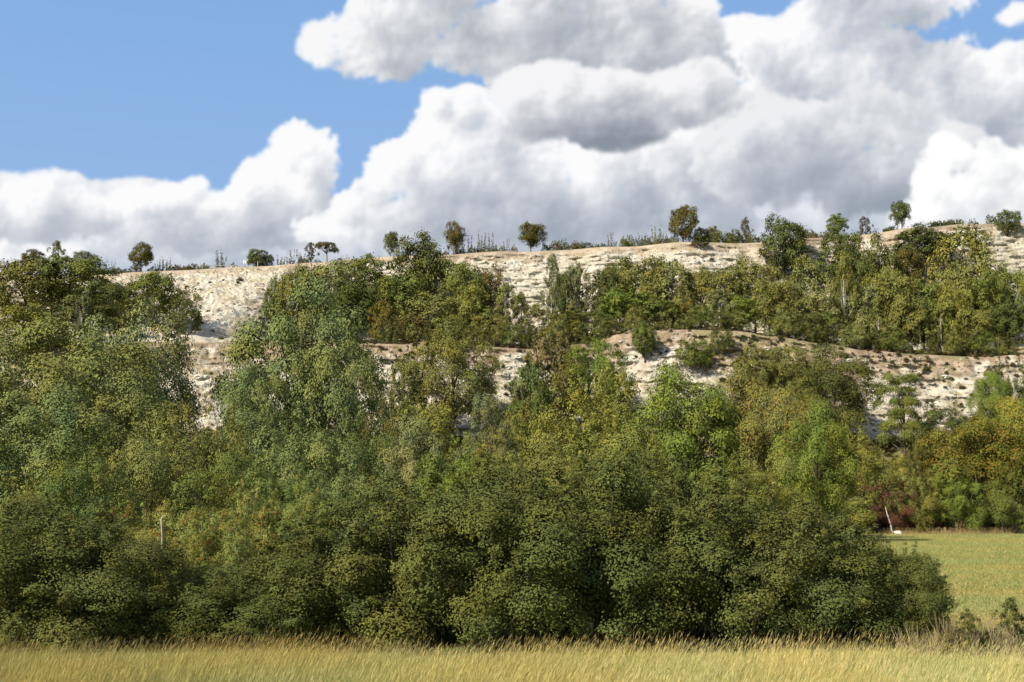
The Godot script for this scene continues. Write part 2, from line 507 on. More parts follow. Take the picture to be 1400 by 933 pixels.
# mesh of leaves spread over the lobes, and the wood that carries them
func make_proto(form: String, n: int, leaf: float, seed: int, palette := []) -> Array:
	rng.seed = seed
	var lobes := lobes_of(form)
	var total := 0.0
	for l in lobes:
		total += l[1] * l[1]
	var v := PackedVector3Array()
	var c := PackedColorArray()
	var idx := PackedInt32Array()
	var mid := Vector3(0, 0.42, 0)
	for l in lobes:
		var ctr: Vector3 = l[0]
		var r: float = l[1]
		var sq: float = l[2]
		var count := int(n * r * r / total)
		var tone := rng.randf_range(0.86, 1.1)
		var lobe_hue := rng.randf_range(-0.06, 0.06)
		var out_dir := (ctr - mid).normalized()
		var made := 0
		while made < count:
			var dir := (rand_dir() + out_dir * 0.5 + Vector3(0, 0.32, 0)).normalized()
			var rr := r * (0.55 + 0.5 * sqrt(rng.randf()))
			var twig := ctr + Vector3(dir.x * rr, dir.y * rr * sq, dir.z * rr)
			var m := rng.randi_range(7, 15)
			var spread := r * 0.24 + leaf * 0.8
			var st := tone * rng.randf_range(0.82, 1.12)
			var hue := lobe_hue + rng.randf_range(-0.05, 0.05)
			var pc := Color(1, 1, 1)
			if palette.size():
				pc = palette[rng.randi() % palette.size()]
			for q in m:
				var p := twig + Vector3(rng.randfn(), rng.randfn() * 0.8, rng.randfn()) * spread * 0.55
				if p.y < 0.01:
					continue
				var nrm := (dir * 1.1 + Vector3(0, 0.35, 0) + rand_dir() * 0.42).normalized()
				var a := nrm.cross(rand_dir()).normalized()
				var b := nrm.cross(a)
				var s := leaf * rng.randf_range(0.7, 1.3)
				var k := v.size()
				v.append(p - a * s * 0.62)
				v.append(p + b * s * 0.36 + nrm * s * 0.1)
				v.append(p + a * s * 0.62)
				v.append(p - b * s * 0.36 + nrm * s * 0.1)
				var bt := st * rng.randf_range(0.88, 1.1) * 0.8
				var cc := Color(minf(1, bt * (1.0 + hue * 1.6) * pc.r), minf(1, bt * pc.g), minf(1, bt * (1.0 - hue * 2.0) * pc.b))
				c.append(cc); c.append(cc); c.append(cc); c.append(cc)
				idx.append(k); idx.append(k + 1); idx.append(k + 2)
				idx.append(k); idx.append(k + 2); idx.append(k + 3)
			made += m
	var crown := bulk(v, idx, c)
	var wv := PackedVector3Array()
	var wi := PackedInt32Array()
	match form:
		"dome":
			for i in 9:
				var l = lobes[(i * 5 + 2) % 46]
				var e: Vector3 = l[0]
				var b := Vector3(e.x * 0.16, -0.03, e.z * 0.16)
				tube(wv, wi, [b, b.lerp(e, 0.4) + Vector3(e.x * 0.1, 0.05, e.z * 0.1), e], [0.012, 0.008, 0.003])
		"wisp":
			for i in 7:
				var e: Vector3 = lobes[i * 8 + 7][0]
				tube(wv, wi, [Vector3(e.x * 0.5, -0.03, e.z * 0.5), Vector3(e.x * 0.8, e.y * 0.5, e.z * 0.8), e], [0.008, 0.006, 0.003], 4)
		_:
			var top := 0.0
			for l in lobes:
				top = maxf(top, l[0].y)
			var thick := 0.022 if form != "airy" else 0.013
			var bend := Vector3(rng.randf_range(-0.03, 0.03), 0, rng.randf_range(-0.03, 0.03))
			tube(wv, wi, [Vector3(0, -0.03, 0), Vector3(0, 0.12, 0) + bend * 0.4, Vector3(0, 0.4, 0) + bend, Vector3(0, top * 0.72, 0) + bend * 1.4, Vector3(0, top * 0.97, 0)], [thick * 1.25, thick, thick * 0.8, thick * 0.45, thick * 0.12], 6)
			var m := 14
			for i in m:
				var l = lobes[int((i + 0.5) * lobes.size() / m)]
				var e: Vector3 = l[0]
				var y0 := maxf(0.14, e.y * 0.62 - 0.02)
				var b := Vector3(0, y0, 0) + bend
				tube(wv, wi, [b, b.lerp(e, 0.5) + Vector3(0, 0.012, 0), e], [thick * 0.42, thick * 0.3, thick * 0.1], 4)
	return [crown, bulk(wv, wi)]

func proto(form: String, res: String, which: int, mix := "") -> Array:
	var key := form + res + str(which) + mix
	if not protos.has(key):
		var n := 10500
		var leaf := 0.0262
		match res:
			"mid":
				n = 38000
				leaf = 0.0130
			"near":
				n = 52000
				leaf = 0.0118
			"tiny":
				n = 1600
				leaf = 0.045
		match form:
			"airy": n = int(n * 0.5)
			"wisp": n = int(n * 0.5)
			"flat": n = int(n * 0.6)
			"tier": n = int(n * 0.8)
		protos[key] = make_proto(form, n, leaf, hash(key) % 100000, MIXES.get(mix, []))
	return protos[key]

const MIXES := {
	"autumn": [Color(1.12, 0.80, 0.6), Color(0.98, 0.9, 0.6), Color(0.85, 0.95, 0.7), Color(0.72, 0.92, 0.65), Color(0.95, 0.95, 0.65), Color(0.8, 0.95, 0.65)],
	"touched": [Color(1, 1, 1), Color(0.9, 1, 0.9), Color(1, 1, 1), Color(1.12, 0.85, 0.65), Color(1.1, 1.0, 0.75)],
	"hips": [Color(1, 1, 1), Color(1.0, 1.0, 0.9), Color(1.15, 1.05, 0.9), Color(1, 1, 1), Color(1, 1, 1), Color(1.25, 1.1, 0.8), Color(1, 1, 1), Color(0.9, 1, 0.9), Color(1.1, 1.05, 0.9), Color(1, 1, 1), Color(0.95, 1, 0.9), Color(1, 1, 1), Color(1.25, 0.42, 0.42)],
}

const TINT := {
	"hedge": Color(0.064, 0.071, 0.024), "olive": Color(0.112, 0.107, 0.036), "willow": Color(0.124, 0.126, 0.048), "silver": Color(0.138, 0.142, 0.072),
	"poplar": Color(0.114, 0.130, 0.055), "teal": Color(0.078, 0.095, 0.033), "bright": Color(0.101, 0.121, 0.029), "green": Color(0.088, 0.099, 0.030),
	"dark": Color(0.058, 0.067, 0.024), "darkolive": Color(0.070, 0.073, 0.026), "yellow": Color(0.132, 0.130, 0.037), "gold": Color(0.168, 0.148, 0.035),
	"tan": Color(0.114, 0.108, 0.044), "brown": Color(0.097, 0.077, 0.034), "autumn": Color(0.106, 0.090, 0.030), "rust": Color(0.074, 0.064, 0.022),
	"red": Color(0.078, 0.036, 0.028), "grey": Color(0.105, 0.110, 0.062), "pale": Color(0.156, 0.154, 0.068), "purple": Color(0.078, 0.066, 0.052), "briar": Color(0.143, 0.146, 0.052), "briargreen": Color(0.122, 0.134, 0.046),
}

func plant(called: String, category: String, label: String, px: float, d: float, top: float, wide: float, form: String, res: String, tint: String, which := 0, bark := "bark", mix := "", group := "") -> Node3D:
	var p := at(px, 700, d)
	var y := height_at(p.x, d)
	var h := (at(px, top, d).y - y) * 1.04
	var w := wide * d / F
	if form in ["round", "roundhigh", "oval", "plume", "dome"]:
		w = maxf(w, h * 0.46)
	var o := Node3D.new()
	o.name = numbered(called)
	add_child(o)
	o.position = Vector3(p.x, y - 0.02 * h, -d)
	rng.seed = int(px * 31 + d * 7 + top)
	o.rotation.y = rng.randf() * TAU
	o.scale = Vector3(w, h, w)
	var pr := proto(form, res, which, mix)
	mi("trunk", pr[1], wood(bark), o)
	mi("crown", pr[0], leaf_mat(TINT[tint]), o)
	tag(o, label, category, group)
	return o

func wood(kind: String) -> Material:
	match kind:
		"birch": return plain("birch", lin(0.50, 0.47, 0.41), 0.8)
		"pale": return plain("palebark", lin(0.30, 0.27, 0.22), 0.9)
		"dead": return plain("deadwood", lin(0.42, 0.39, 0.33), 0.8)
	return plain("bark", lin(0.085, 0.068, 0.05), 0.95)

# ------------------------------------------------------------------ grass
func tuft(seed: int, blades: int, h: float, spread: float, lean: float, width: float, heads: float, cols: Array, head_cols: Array) -> ArrayMesh:
	rng.seed = seed
	var v := PackedVector3Array()
	var c := PackedColorArray()
	var idx := PackedInt32Array()
	for i in blades:
		var b := Vector3(rng.randfn() * spread, -0.02, rng.randfn() * spread)
		var hh := h * rng.randf_range(0.55, 1.0)
		var has_head := rng.randf() < heads
		if has_head: hh = h * rng.randf_range(0.85, 1.15)
		var bend := Vector3(lean * rng.randf_range(0.5, 1.5) + rng.randfn() * 0.12, 0, rng.randfn() * 0.16) * hh
		var t := rng.randf() * TAU
		var side := Vector3(cos(t), 0, sin(t)) * width * rng.randf_range(0.7, 1.3) * (0.55 if has_head else 1.0)
		var m := b + Vector3(bend.x * 0.35, hh * 0.55, bend.z * 0.35)
		var e := b + Vector3(bend.x, hh * rng.randf_range(0.86, 0.98), bend.z)
		var cc: Color = cols[rng.randi() % cols.size()]
		if has_head: cc = head_cols[rng.randi() % head_cols.size()]
		var k := v.size()
		v.append_array([b - side, b + side, m - side * 0.8, m + side * 0.8, e])
		for q in 5: c.append(cc)
		idx.append_array([k, k + 2, k + 1, k + 1, k + 2, k + 3, k + 2, k + 4, k + 3])
		if has_head:
			var dir := (e - m).normalized()
			var s2 := side.normalized() * width * 1.1
			var hl := hh * 0.15
			k = v.size()
			v.append_array([e - dir * 0.01, e + dir * hl * 0.45 + s2, e + dir * hl, e + dir * hl * 0.45 - s2, e + dir * hl * 0.5 + Vector3(0, 0, width)])
			cc = head_cols[rng.randi() % head_cols.size()]
			for q in 5: c.append(cc)
			idx.append_array([k, k + 1, k + 2, k, k + 2, k + 3, k, k + 4, k + 2])
	return bulk(v, idx, c)

func scatter(called: String, label: String, category: String, mesh: Mesh, material: Material, places: Array, parent: Node = self, thing := true) -> void:
	var mm := MultiMesh.new()
	mm.transform_format = MultiMesh.TRANSFORM_3D
	mm.use_colors = true
	mm.mesh = mesh
	mm.instance_count = places.size()
	for i in places.size():
		mm.set_instance_transform(i, places[i][0])
		mm.set_instance_color(i, places[i][1])
	var o := MultiMeshInstance3D.new()
	o.name = numbered(called) if parent == self else called
	o.multimesh = mm
	o.material_override = material
	parent.add_child(o, true)
	tag(o, label if thing else "", category if thing else "", "", "stuff")

func turned(p: Vector3, s: float, sy := 1.0, turn := -1.0) -> Transform3D:
	var b := Basis(Vector3.UP, rng.randf() * TAU if turn < 0.0 else turn).scaled(Vector3(s, s * sy, s))
	return Transform3D(b, p)

func rock_mesh(seed: int) -> ArrayMesh:   # a blunt angular block
	rng.seed = seed
	var v := PackedVector3Array()
	var idx := PackedInt32Array()
	var sphere := []
	for j in 4:
		for i in 6:
			var t := TAU * (i + 0.5 * (j % 2)) / 6.0
			var y: float = [-0.42, -0.2, 0.22, 0.42][j]
			var r: float = [0.30, 0.5, 0.48, 0.28][j]
			v.append(Vector3(cos(t) * r, y, sin(t) * r) * rng.randf_range(0.78, 1.16))
	for j in 3:
		for i in 6:
			var a := j * 6 + i
			var b := j * 6 + (i + 1) % 6
			idx.append_array([a, a + 6, b, b, a + 6, b + 6])
	for i in range(1, 5):
		idx.append_array([18, 18 + i, 18 + i + 1])
		idx.append_array([0, i + 1, i])
	return bulk(v, idx)

func bump(freq: float, seed: int) -> NoiseTexture2D:
	var n := FastNoiseLite.new()
	n.seed = seed
	n.frequency = freq
	n.fractal_octaves = 5
	var t := NoiseTexture2D.new()
	t.width = 512
	t.height = 512
	t.seamless = true
	t.noise = n
	return t

# ------------------------------------------------------------------ the scene
func _ready() -> void:
	var cam := Camera3D.new()
	cam.name = "camera"
	cam.position = Vector3(0, EYE, 0)
	cam.rotation.x = PITCH
	cam.fov = rad_to_deg(2.0 * atan(466.5 / F))
	cam.near = 0.1
	cam.far = 4000.0
	add_child(cam)
	cam.current = true

	var env := Environment.new()
	env.background_mode = Environment.BG_SKY
	var sky := Sky.new()
	var pano := PanoramaSkyMaterial.new()
	pano.panorama = ImageTexture.create_from_image(make_sky())
	pano.energy_multiplier = 0.58
	sky.sky_material = pano
	env.sky = sky
	env.tonemap_mode = Environment.TONE_MAPPER_LINEAR
	env.tonemap_exposure = 1.74
	env.sdfgi_enabled = true
	env.ssao_enabled = true
	env.ssil_enabled = true
	var we := WorldEnvironment.new()
	we.name = "world_environment"
	we.environment = env
	add_child(we)

	var sun := DirectionalLight3D.new()
	sun.name = "sun"
	sun.light_energy = 1.6
	sun.light_color = Color(1.0, 0.955, 0.88)
	sun.light_angular_distance = 0.5
	sun.shadow_enabled = true
	add_child(sun)
	sun.look_at_from_position(Vector3(-64, 64, 50), Vector3.ZERO)

	nz.seed = 3
	nz.frequency = 0.05
	nz.fractal_octaves = 3
	nz2.seed = 8
	nz2.frequency = 0.05
	nz2.fractal_octaves = 4
	for r in [[-400, 372], [0, 372], [130, 375], [240, 371], [350, 365], [430, 358], [520, 352], [600, 351], [700, 345], [830, 338], [950, 334], [1040, 332], [1100, 326], [1180, 321], [1260, 313], [1330, 307], [1400, 301], [1800, 285]]:
		var p := at(r[0], r[1], 200.0)
		crest_tab.append([p.x, p.y])
	for r in [[-400, 470], [0, 470], [250, 468], [350, 468], [480, 470], [560, 472], [640, 474], [735, 478], [800, 470], [850, 457], [930, 451], [1000, 454], [1060, 462], [1130, 470], [1180, 479], [1260, 485], [1340, 488], [1400, 486], [1800, 480]]:
		var p := at(r[0], r[1], 150.0)
		lip_tab.append([p.x, p.y])
	setting()
	meadow()
	hedge()
	middle_ground()
	terrace()
	cliff_top()
	small_things()

func setting() -> void:
	var gm := StandardMaterial3D.new()
	gm.roughness = 1.0
	gm.metallic_specular = 0.1
	var gn := FastNoiseLite.new()
	gn.seed = 4
	gn.frequency = 0.02
	gn.fractal_octaves = 6
	var gt := NoiseTexture2D.new()
	gt.width = 1024
	gt.height = 1024
	gt.seamless = true
	gt.noise = gn
	var ramp := Gradient.new()
	ramp.offsets = PackedFloat32Array([0.0, 0.45, 1.0])
	ramp.colors = PackedColorArray([lin(0.105, 0.135, 0.034), lin(0.13, 0.152, 0.04), lin(0.17, 0.17, 0.054)])
	gt.color_ramp = ramp
	gm.albedo_texture = gt
	gm.uv1_triplanar = true
	gm.uv1_world_triplanar = true
	gm.uv1_scale = Vector3(0.05, 0.05, 0.05)
	var pl := PlaneMesh.new()
	pl.size = Vector2(4000, 4000)
	var g := mi("ground", pl, gm)
	tag(g, "", "", "", "structure")

	var cm := StandardMaterial3D.new()
	cm.vertex_color_use_as_albedo = true
	cm.roughness = 0.95
	cm.metallic_specular = 0.15
	cm.heightmap_enabled = true
	cm.heightmap_texture = bump(0.03, 12)
	cm.heightmap_scale = 7.0
	cm.uv1_triplanar = true
	cm.uv1_world_triplanar = true
	cm.uv1_scale = Vector3(0.28, 0.28, 0.28)
	var sm := plain("soil", Color(1, 1, 1), 1.0, true)
	land("talus_terrain", 0, 22, 1.2, rough, slope_soil, sm)
	var lower := land("lower_chalk_cliff", 1, 46, 0.36, strata, lower_face, cm)
	land("terrace_terrain", 2, 60, 0.6, rough, terrace_soil, sm)
	var upper := land("upper_chalk_cliff", 3, 70, 0.36, strata, chalk_face, cm)
	land("plateau_terrain", 4, 40, 1.6, rough, top_turf, sm)

	# chalk blocks lying on and standing out of both faces
	var rocks := []
	for i in 5:
		rocks.append(rock_mesh(40 + i))
	var pale := plain("block", lin(0.42, 0.395, 0.335), 0.95)
	var warm := plain("blockwarm", lin(0.42, 0.355, 0.27), 0.95)
	rng.seed = 77
	for face in [[upper, 3, 150], [lower, 1, 150]]:
		for i in face[2]:
			var x := rng.randf_range(-80, 80)
			var p := profile(x)
			var t := rng.randf_range(0.06, 0.92)
			var q: Vector2 = p[face[1]].lerp(p[face[1] + 1], t)
			var push := strata(x, q, t)
			var s := rng.randf_range(0.35, 0.95)
			var o := mi("chalk_block", rocks[i % 5], pale if rng.randf() < 0.7 else warm, face[0])
			o.transform = Transform3D(Basis.from_euler(Vector3(rng.randf_range(-0.3, 0.3), rng.randf() * TAU, rng.randf_range(-0.3, 0.3))).scaled(Vector3(s * 1.4, s * 0.7, s)), Vector3(x, q.y + push.y, -(q.x + push.x)))
		var list := []
		for i in 5000:
			var x := rng.randf_range(-90, 90)
			var p := profile(x)
			var t := rng.randf_range(0.02, 0.97)
			var q: Vector2 = p[face[1]].lerp(p[face[1] + 1], t)
			var push := strata(x, q, t)
			var s := rng.randf_range(0.12, 0.36)
			var k := rng.randf_range(0.75, 1.05)
			var c := Color(0.44 * k, 0.415 * k, 0.35 * k) if rng.randf() < 0.75 else Color(0.37 * k, 0.30 * k, 0.215 * k)
			list.append([turned(Vector3(x, q.y + push.y, -(q.x + push.x)), s, 0.7), c])
		scatter("chalk_rubble", "", "", rocks[2], plain("rubble", Color(1, 1, 1), 0.95, true), list, face[0], false)

	# low ground cover: herbs and scrub on the slopes
	var clump := make_proto("dome", 260, 0.14, 901)[0] as ArrayMesh
	var list2 := []
	rng.seed = 5
	for i in 5200:
		var x := rng.randf_range(-98, 98)
		var d := rng.randf_range(112, 192)
		if d < profile(x)[0].x: continue
		if d > 141 and rng.randf() < 0.45: continue
		if d > 141 and d < 152 and rng.randf() < 0.72 - 0.5 * smooth(12, 18, x) * (1.0 - smooth(38, 44, x)): continue
		if scree(x) > 0.2 and d > 143 and rng.randf() < 0.85: continue
		var s := rng.randf_range(0.5, 1.3) * (1.4 if d < 140 else 0.8)
		var k := rng.randf_range(0.7, 1.25)
		var c := Color(0.11 * k, 0.105 * k, 0.035 * k)
		var u := rng.randf()
		if u < 0.25: c = Color(0.17 * k, 0.115 * k, 0.055 * k)
		elif u < 0.45: c = Color(0.16 * k, 0.15 * k, 0.05 * k)
		list2.append([turned(Vector3(x, height_at(x, d) - 0.1, -d), s, 0.7), c])
	var gcm := plain("cover", lin(1.25, 1.25, 1.25), 0.8, true)
	gcm.albedo_color = Color(1, 1, 1)
	for i in 2000:   # along the terrace edge
		var x := rng.randf_range(-98, 98)
		var d := 147.0 + rng.randf() * 8.0
		if scree(x) > 0.2: continue
		var k := rng.randf_range(0.7, 1.2)
		var c := Color(0.105 * k, 0.10 * k, 0.036 * k) if rng.randf() < 0.6 else Color(0.14 * k, 0.10 * k, 0.055 * k)
		list2.append([turned(Vector3(x, height_at(x, d) - 0.1, -d), rng.randf_range(0.15, 0.62), 0.9), c])
	scatter("undergrowth", "low scrub and dry herbs covering the quarry slopes", "undergrowth", clump, gcm, list2)
	list2 = []
	for i in 330:   # sparse tufts rooted in the chalk
		var up := rng.randf() < 0.6
		var x := rng.randf_range(-82, 82)
		var p := profile(x)
		var t := rng.randf_range(0.03, 0.97)
		var q: Vector2 = p[3].lerp(p[4], t) if up else p[1].lerp(p[2], t)
		var push := strata(x, q, t)
		var k := rng.randf_range(0.7, 1.2)
		var c := Color(0.10 * k, 0.10 * k, 0.04 * k) if rng.randf() < 0.6 else Color(0.14 * k, 0.10 * k, 0.055 * k)
		list2.append([turned(Vector3(x, q.y + push.y - 0.1, -(q.x + push.x)), rng.randf_range(0.2, 0.6), 0.8), c])
	scatter("cliff_herbs", "small herb tufts rooted in the white chalk faces", "herbs", clump, gcm, list2)

func meadow() -> void:
	var straw := [Color(0.47, 0.40, 0.165), Color(0.42, 0.36, 0.14), Color(0.50, 0.44, 0.20), Color(0.42, 0.33, 0.13)]
	var blade := [Color(0.25, 0.285, 0.072), Color(0.305, 0.32, 0.088), Color(0.205, 0.25, 0.055), Color(0.38, 0.335, 0.13), Color(0.32, 0.315, 0.10)]
	var gm := plain("grass", Color(1, 1, 1), 0.7, true)
	gm.backlight = Color(0.6, 0.6, 0.4)
	for kind in 4:
		var mesh := tuft(200 + kind, 48, 0.43, 0.17, 0.30, 0.0018, 0.16, blade, straw)
		var list := []
		rng.seed = 300 + kind
		for i in 6000:
			var d := rng.randf_range(6.5, 15.6)
			var x := rng.randf_range(-1, 1) * (d * 0.45 + 4.0)
			var patch := nz.get_noise_2d(x * 6.0, d * 6.0)
			var k := rng.randf_range(0.92, 1.07)
			var far := smooth(13.8, 15.6, d)
			var s := rng.randf_range(0.78, 1.12) * (1.0 + patch * 0.25)
			var c := Color(k * (1.0 + patch * 0.2), k, k * (1.0 - patch * 0.2))
			list.append([turned(Vector3(x, 0, -d), s, 1.0 + 0.1 * far * rng.randf(), rng.randf_range(-0.4, 0.4) + TAU), c])
		scatter("long_grass", ["tall golden seeding grass leaning in the wind along the picture's foot", "green bladed long grass mixed into the golden foreground sward", "pale straw stalks standing through the foreground meadow", "tawny seed heads scattered over the foreground meadow"][kind], "grass", mesh, gm, list)
	# the mown field on the right
	for kind in 2:
		var mesh := tuft(260 + kind, 22, 0.16, 0.12, 0.25, 0.006, 0.12, [Color(0.155, 0.205, 0.05), Color(0.18, 0.22, 0.056), Color(0.135, 0.19, 0.045), Color(0.215, 0.225, 0.068)], [Color(0.34, 0.29, 0.12)])
		var list := []
		rng.seed = 400 + kind
		for i in 34000:
			var d := 15.5 + 98.0 * pow(rng.randf(), 1.7)
			var x := rng.randf_range(d * 0.24, d * 0.52 + 3.0)
			var patch := nz.get_noise_2d(x * 1.6, d * 2.6)
			var k := rng.randf_range(0.85, 1.12)
			list.append([turned(Vector3(x, 0, -d), rng.randf_range(0.6, 1.0) * (1.0 + d * 0.005), 0.8), Color(k * (1.0 + patch * 0.22), k, k * (1.0 - patch * 0.1))])
		scatter("field_grass", ["short green grass of the open field beyond the hedge end", "short yellowing grass mixed through the open field"][kind], "grass", mesh, gm, list)

	# rough unmown margin where the field meets the wood
	var rough_tuft := tuft(290, 26, 0.55, 0.18, 0.2, 0.010, 0.3, [Color(0.20, 0.19, 0.06), Color(0.26, 0.215, 0.085), Color(0.16, 0.165, 0.05), Color(0.24, 0.17, 0.08)], [Color(0.34, 0.26, 0.12), Color(0.27, 0.19, 0.09)])
	var edge := []
	rng.seed = 450
	for i in 3400:
		var x := rng.randf_range(20, 66)
		var d: float = profile(x)[0].x - 6.5 + rng.randf() * 9.0
		d += nz.get_noise_2d(x * 3.0, 9.0) * 2.0
		var k := rng.randf_range(0.75, 1.15)
		edge.append([turned(Vector3(x, height_at(x, d), -d), rng.randf_range(0.5, 1.2), 1.0), Color(k, k, k)])
	scatter("margin_grass", "rough dry grass along the far edge of the open field", "grass", rough_tuft, gm, edge)

func hedge() -> void:
	var grp := "thorn bushes of the front hedge"
	var front := [[30, 688, 230], [140, 703, 210], [250, 775, 170], [355, 770, 180], [455, 700, 200], [560, 655, 230], [680, 642, 230], [800, 626, 240], [910, 636, 230], [1015, 668, 210], [1105, 698, 200], [1188, 728, 190], [1238, 746, 116]]
	var flabel := [
		"olive thorn bush at the left edge of the front hedge",
		"olive thorn bush, second from the left in the front hedge",
		"low thorn bush below the dead white stem in the front hedge",
		"low thorn bush below the rosehip briars in the front hedge",
		"olive thorn bush right of the rosehip briars in the front hedge",
		"rounded thorn bush left of the front hedge's middle",
		"dark thorn bush with a black hollow in mid hedge",
		"tall dense thorn bush just right of the hedge's middle",
		"tall dark thorn bush in front of the bright green maple",
		"sloping thorn bush below the tan maple, front hedge",
		"green thorn bush, fourth from the hedge's right end",
		"low rounded thorn bush, second from the hedge's right end",
		"lowest thorn bush ending the front hedge beside the field"]
	for i in front.size():
		var r = front[i]
		plant("thorn_bush", "bush", flabel[i], r[0], 18.6 + (i % 3) * 0.35, r[1], r[2] * (1.2 if i < 11 else 1.0), "dome", "near", "hedge" if i % 4 != 1 else "darkolive", i % 6, "bark", "", grp)
	var back := [[85, 676, 200], [205, 764, 150], [300, 768, 150], [405, 742, 160], [510, 662, 200], [620, 640, 220], [740, 628, 220], [860, 616, 230], [965, 640, 220], [1060, 676, 190], [1145, 722, 160]]
	var where := ["behind the leftmost two front bushes", "left of the dead white stem's foot", "below the pale briar, right of the dead white stem", "below the red-hipped briar", "right of the red-hipped briar", "left of the hedge's black hollow", "behind the hedge's black hollow", "at the hedge's highest point", "below the bright green maple's right side", "below the yellow-brown field maple", "highest of the last bushes before the field"]
	for i in back.size():
		var r = back[i]
		plant("thorn_bush", "bush", "second-rank thorn bush " + where[i], r[0], 20.4 + (i % 2) * 0.8, r[1], r[2] * 1.1, "dome", "near", "hedge" if i % 3 else "darkolive", (i + 2) % 6, "bark", "", "thorn bushes behind the front hedge")

func middle_ground() -> void:
	# rosehip briars and scrub just behind the hedge, left
	for r in [
		[235, 25.5, 680, 130, "briar", "yellowing briar bush around the dead white stem", "hips"],
		[300, 24.5, 690, 120, "briargreen", "pale yellow-green briar right of the dead white stem", "hips"],
		[345, 26, 664, 120, "briar", "pale briar dotted with red hips below the poplar", "hips"],
		[412, 26, 662, 120, "briargreen", "briar with a red patch of hips above the hedge", "hips"],
		[165, 28, 690, 120, "olive", "olive briar between the teal bush and the dead white stem", "hips"]]:
		plant("briar_bush", "bush", r[5], r[0], r[1], r[2], r[3], "dome", "near", r[4], int(r[0]) % 6, "bark", r[6], "rosehip briars behind the hedge")
	for r in [
		[20, 30, 655, 170, "dome", "olive", "olive hawthorn at the left edge above the front hedge"],
		[112, 36, 588, 150, "dome", "teal", "dense blue-green bush standing left above the hedge"],
		[200, 46, 575, 160, "dome", "willow", "grey-green sallow bush between teal bush and poplar foot"],
		[270, 50, 535, 150, "dome", "olive", "olive sallow below the gap of white scree"],
		[10, 60, 485, 240, "round", "willow", "grey-green willow filling the left edge at mid height"],
		[95, 72, 440, 270, "round", "willow", "big silvery willow, left of the twin willow crowns"],
		[172, 78, 412, 205, "round", "silver", "big silvery willow beside the white scree, its right side dark"],
		[60, 54, 540, 220, "round", "poplar", "green willow in front of the big silvery willows"],
		[150, 58, 520, 215, "round", "willow", "olive willow leaning out below the big silvery willows"],
		[402, 84, 392, 235, "round", "poplar", "tallest blue-green poplar left of the picture's middle"],
		[350, 78, 495, 125, "round", "poplar", "poplar shoot forming the left flank of the tall poplar"],
		[462, 80, 448, 120, "round", "poplar", "slim poplar forming the right flank of the tall poplar"],
		[330, 62, 540, 130, "dome", "poplar", "rounded poplar sucker left below the tall poplar"],
		[410, 58, 560, 150, "dome", "poplar", "broad poplar sucker at the tall poplar's foot"],
		[485, 60, 568, 130, "dome", "teal", "blue-green bush right below the tall poplar"],
		[300, 44, 600, 130, "dome", "green", "green bush at the poplar's lower left"],
		[390, 40, 620, 130, "dome", "teal", "dark blue-green bush right behind the rosehip briars"],
		[470, 42, 625, 130, "dome", "poplar", "blue-green bush behind the hedge below the poplar"],
		[530, 74, 545, 70, "dome", "rust", "small rusty-leaved bush right of the tall poplar"],
		[618, 136, 444, 140, "round", "olive", "open olive crab tree with dark trunk on pale scree"],
		[556, 138, 482, 50, "dome", "darkolive", "small dark shrub on the chalk left of the crab tree"],
		[575, 128, 548, 90, "dome", "yellow", "yellow-green bush at the crab tree's left foot"],
		[665, 76, 545, 110, "airy", "grey", "grey half-bare sallow with thin visible trunk in mid wood"],
		[565, 52, 582, 130, "plume", "silver", "pale silvery sallow above the hedge left of middle"],
		[632, 50, 600, 130, "dome", "bright", "bright green bush above the hedge near middle"],
		[705, 60, 580, 150, "dome", "olive", "olive thorn thicket right of the half-bare sallow"],
		[700, 90, 540, 130, "dome", "olive", "olive thicket below the small upper quarry ledge"],
		[775, 84, 522, 170, "dome", "yellow", "broad yellow-olive thicket in the wood's centre"],
		[845, 66, 572, 150, "dome", "yellow", "yellow-tinged thicket left of the bright green maple"],
		[770, 46, 600, 160, "dome", "olive", "olive bush behind the hedge's highest point"],
		[845, 133, 540, 90, "dome", "pale", "pale bush at the foot of the rounded chalk spur"],
		[870, 50, 600, 130, "dome", "darkolive", "dark olive bush left below the maple"],
		[752, 138, 448, 90, "dome", "brown", "brown-leaved bush hanging below the terrace edge"],
		[722, 133, 490, 60, "dome", "teal", "small dark green bush under the brown-leaved bush"],
		[806, 138, 464, 110, "round", "bright", "bright green dome-shaped tree left of the chalk spur"],
		[842, 128, 492, 50, "dome", "yellow", "small yellow-green shrub against the chalk spur"],
		[885, 147, 440, 40, "oval", "green", "narrow green bush standing alone on the chalk spur"],
		[955, 146, 462, 52, "dome", "green", "round green bush below the lip of the chalk spur"],
		[992, 147, 448, 34, "dome", "darkolive", "dark little bush on the spur's right shoulder"],
		[1040, 144, 470, 60, "dome", "olive", "olive scrub bush on the grassy right side of the spur"],
		[1085, 144, 468, 60, "dome", "olive", "olive scrub bush left of the dark olive sallow"]]:
		var far: bool = r[1] > 105
		plant("tree" if r[4] in ["round", "plume", "airy"] else "bush", "tree" if r[4] in ["round", "plume", "airy"] else "bush", r[6], r[0], r[1], r[2], r[3], r[4], "far" if far and r[3] < 100 else "mid", r[5], int(r[0]) % 3, "bark", "", "")
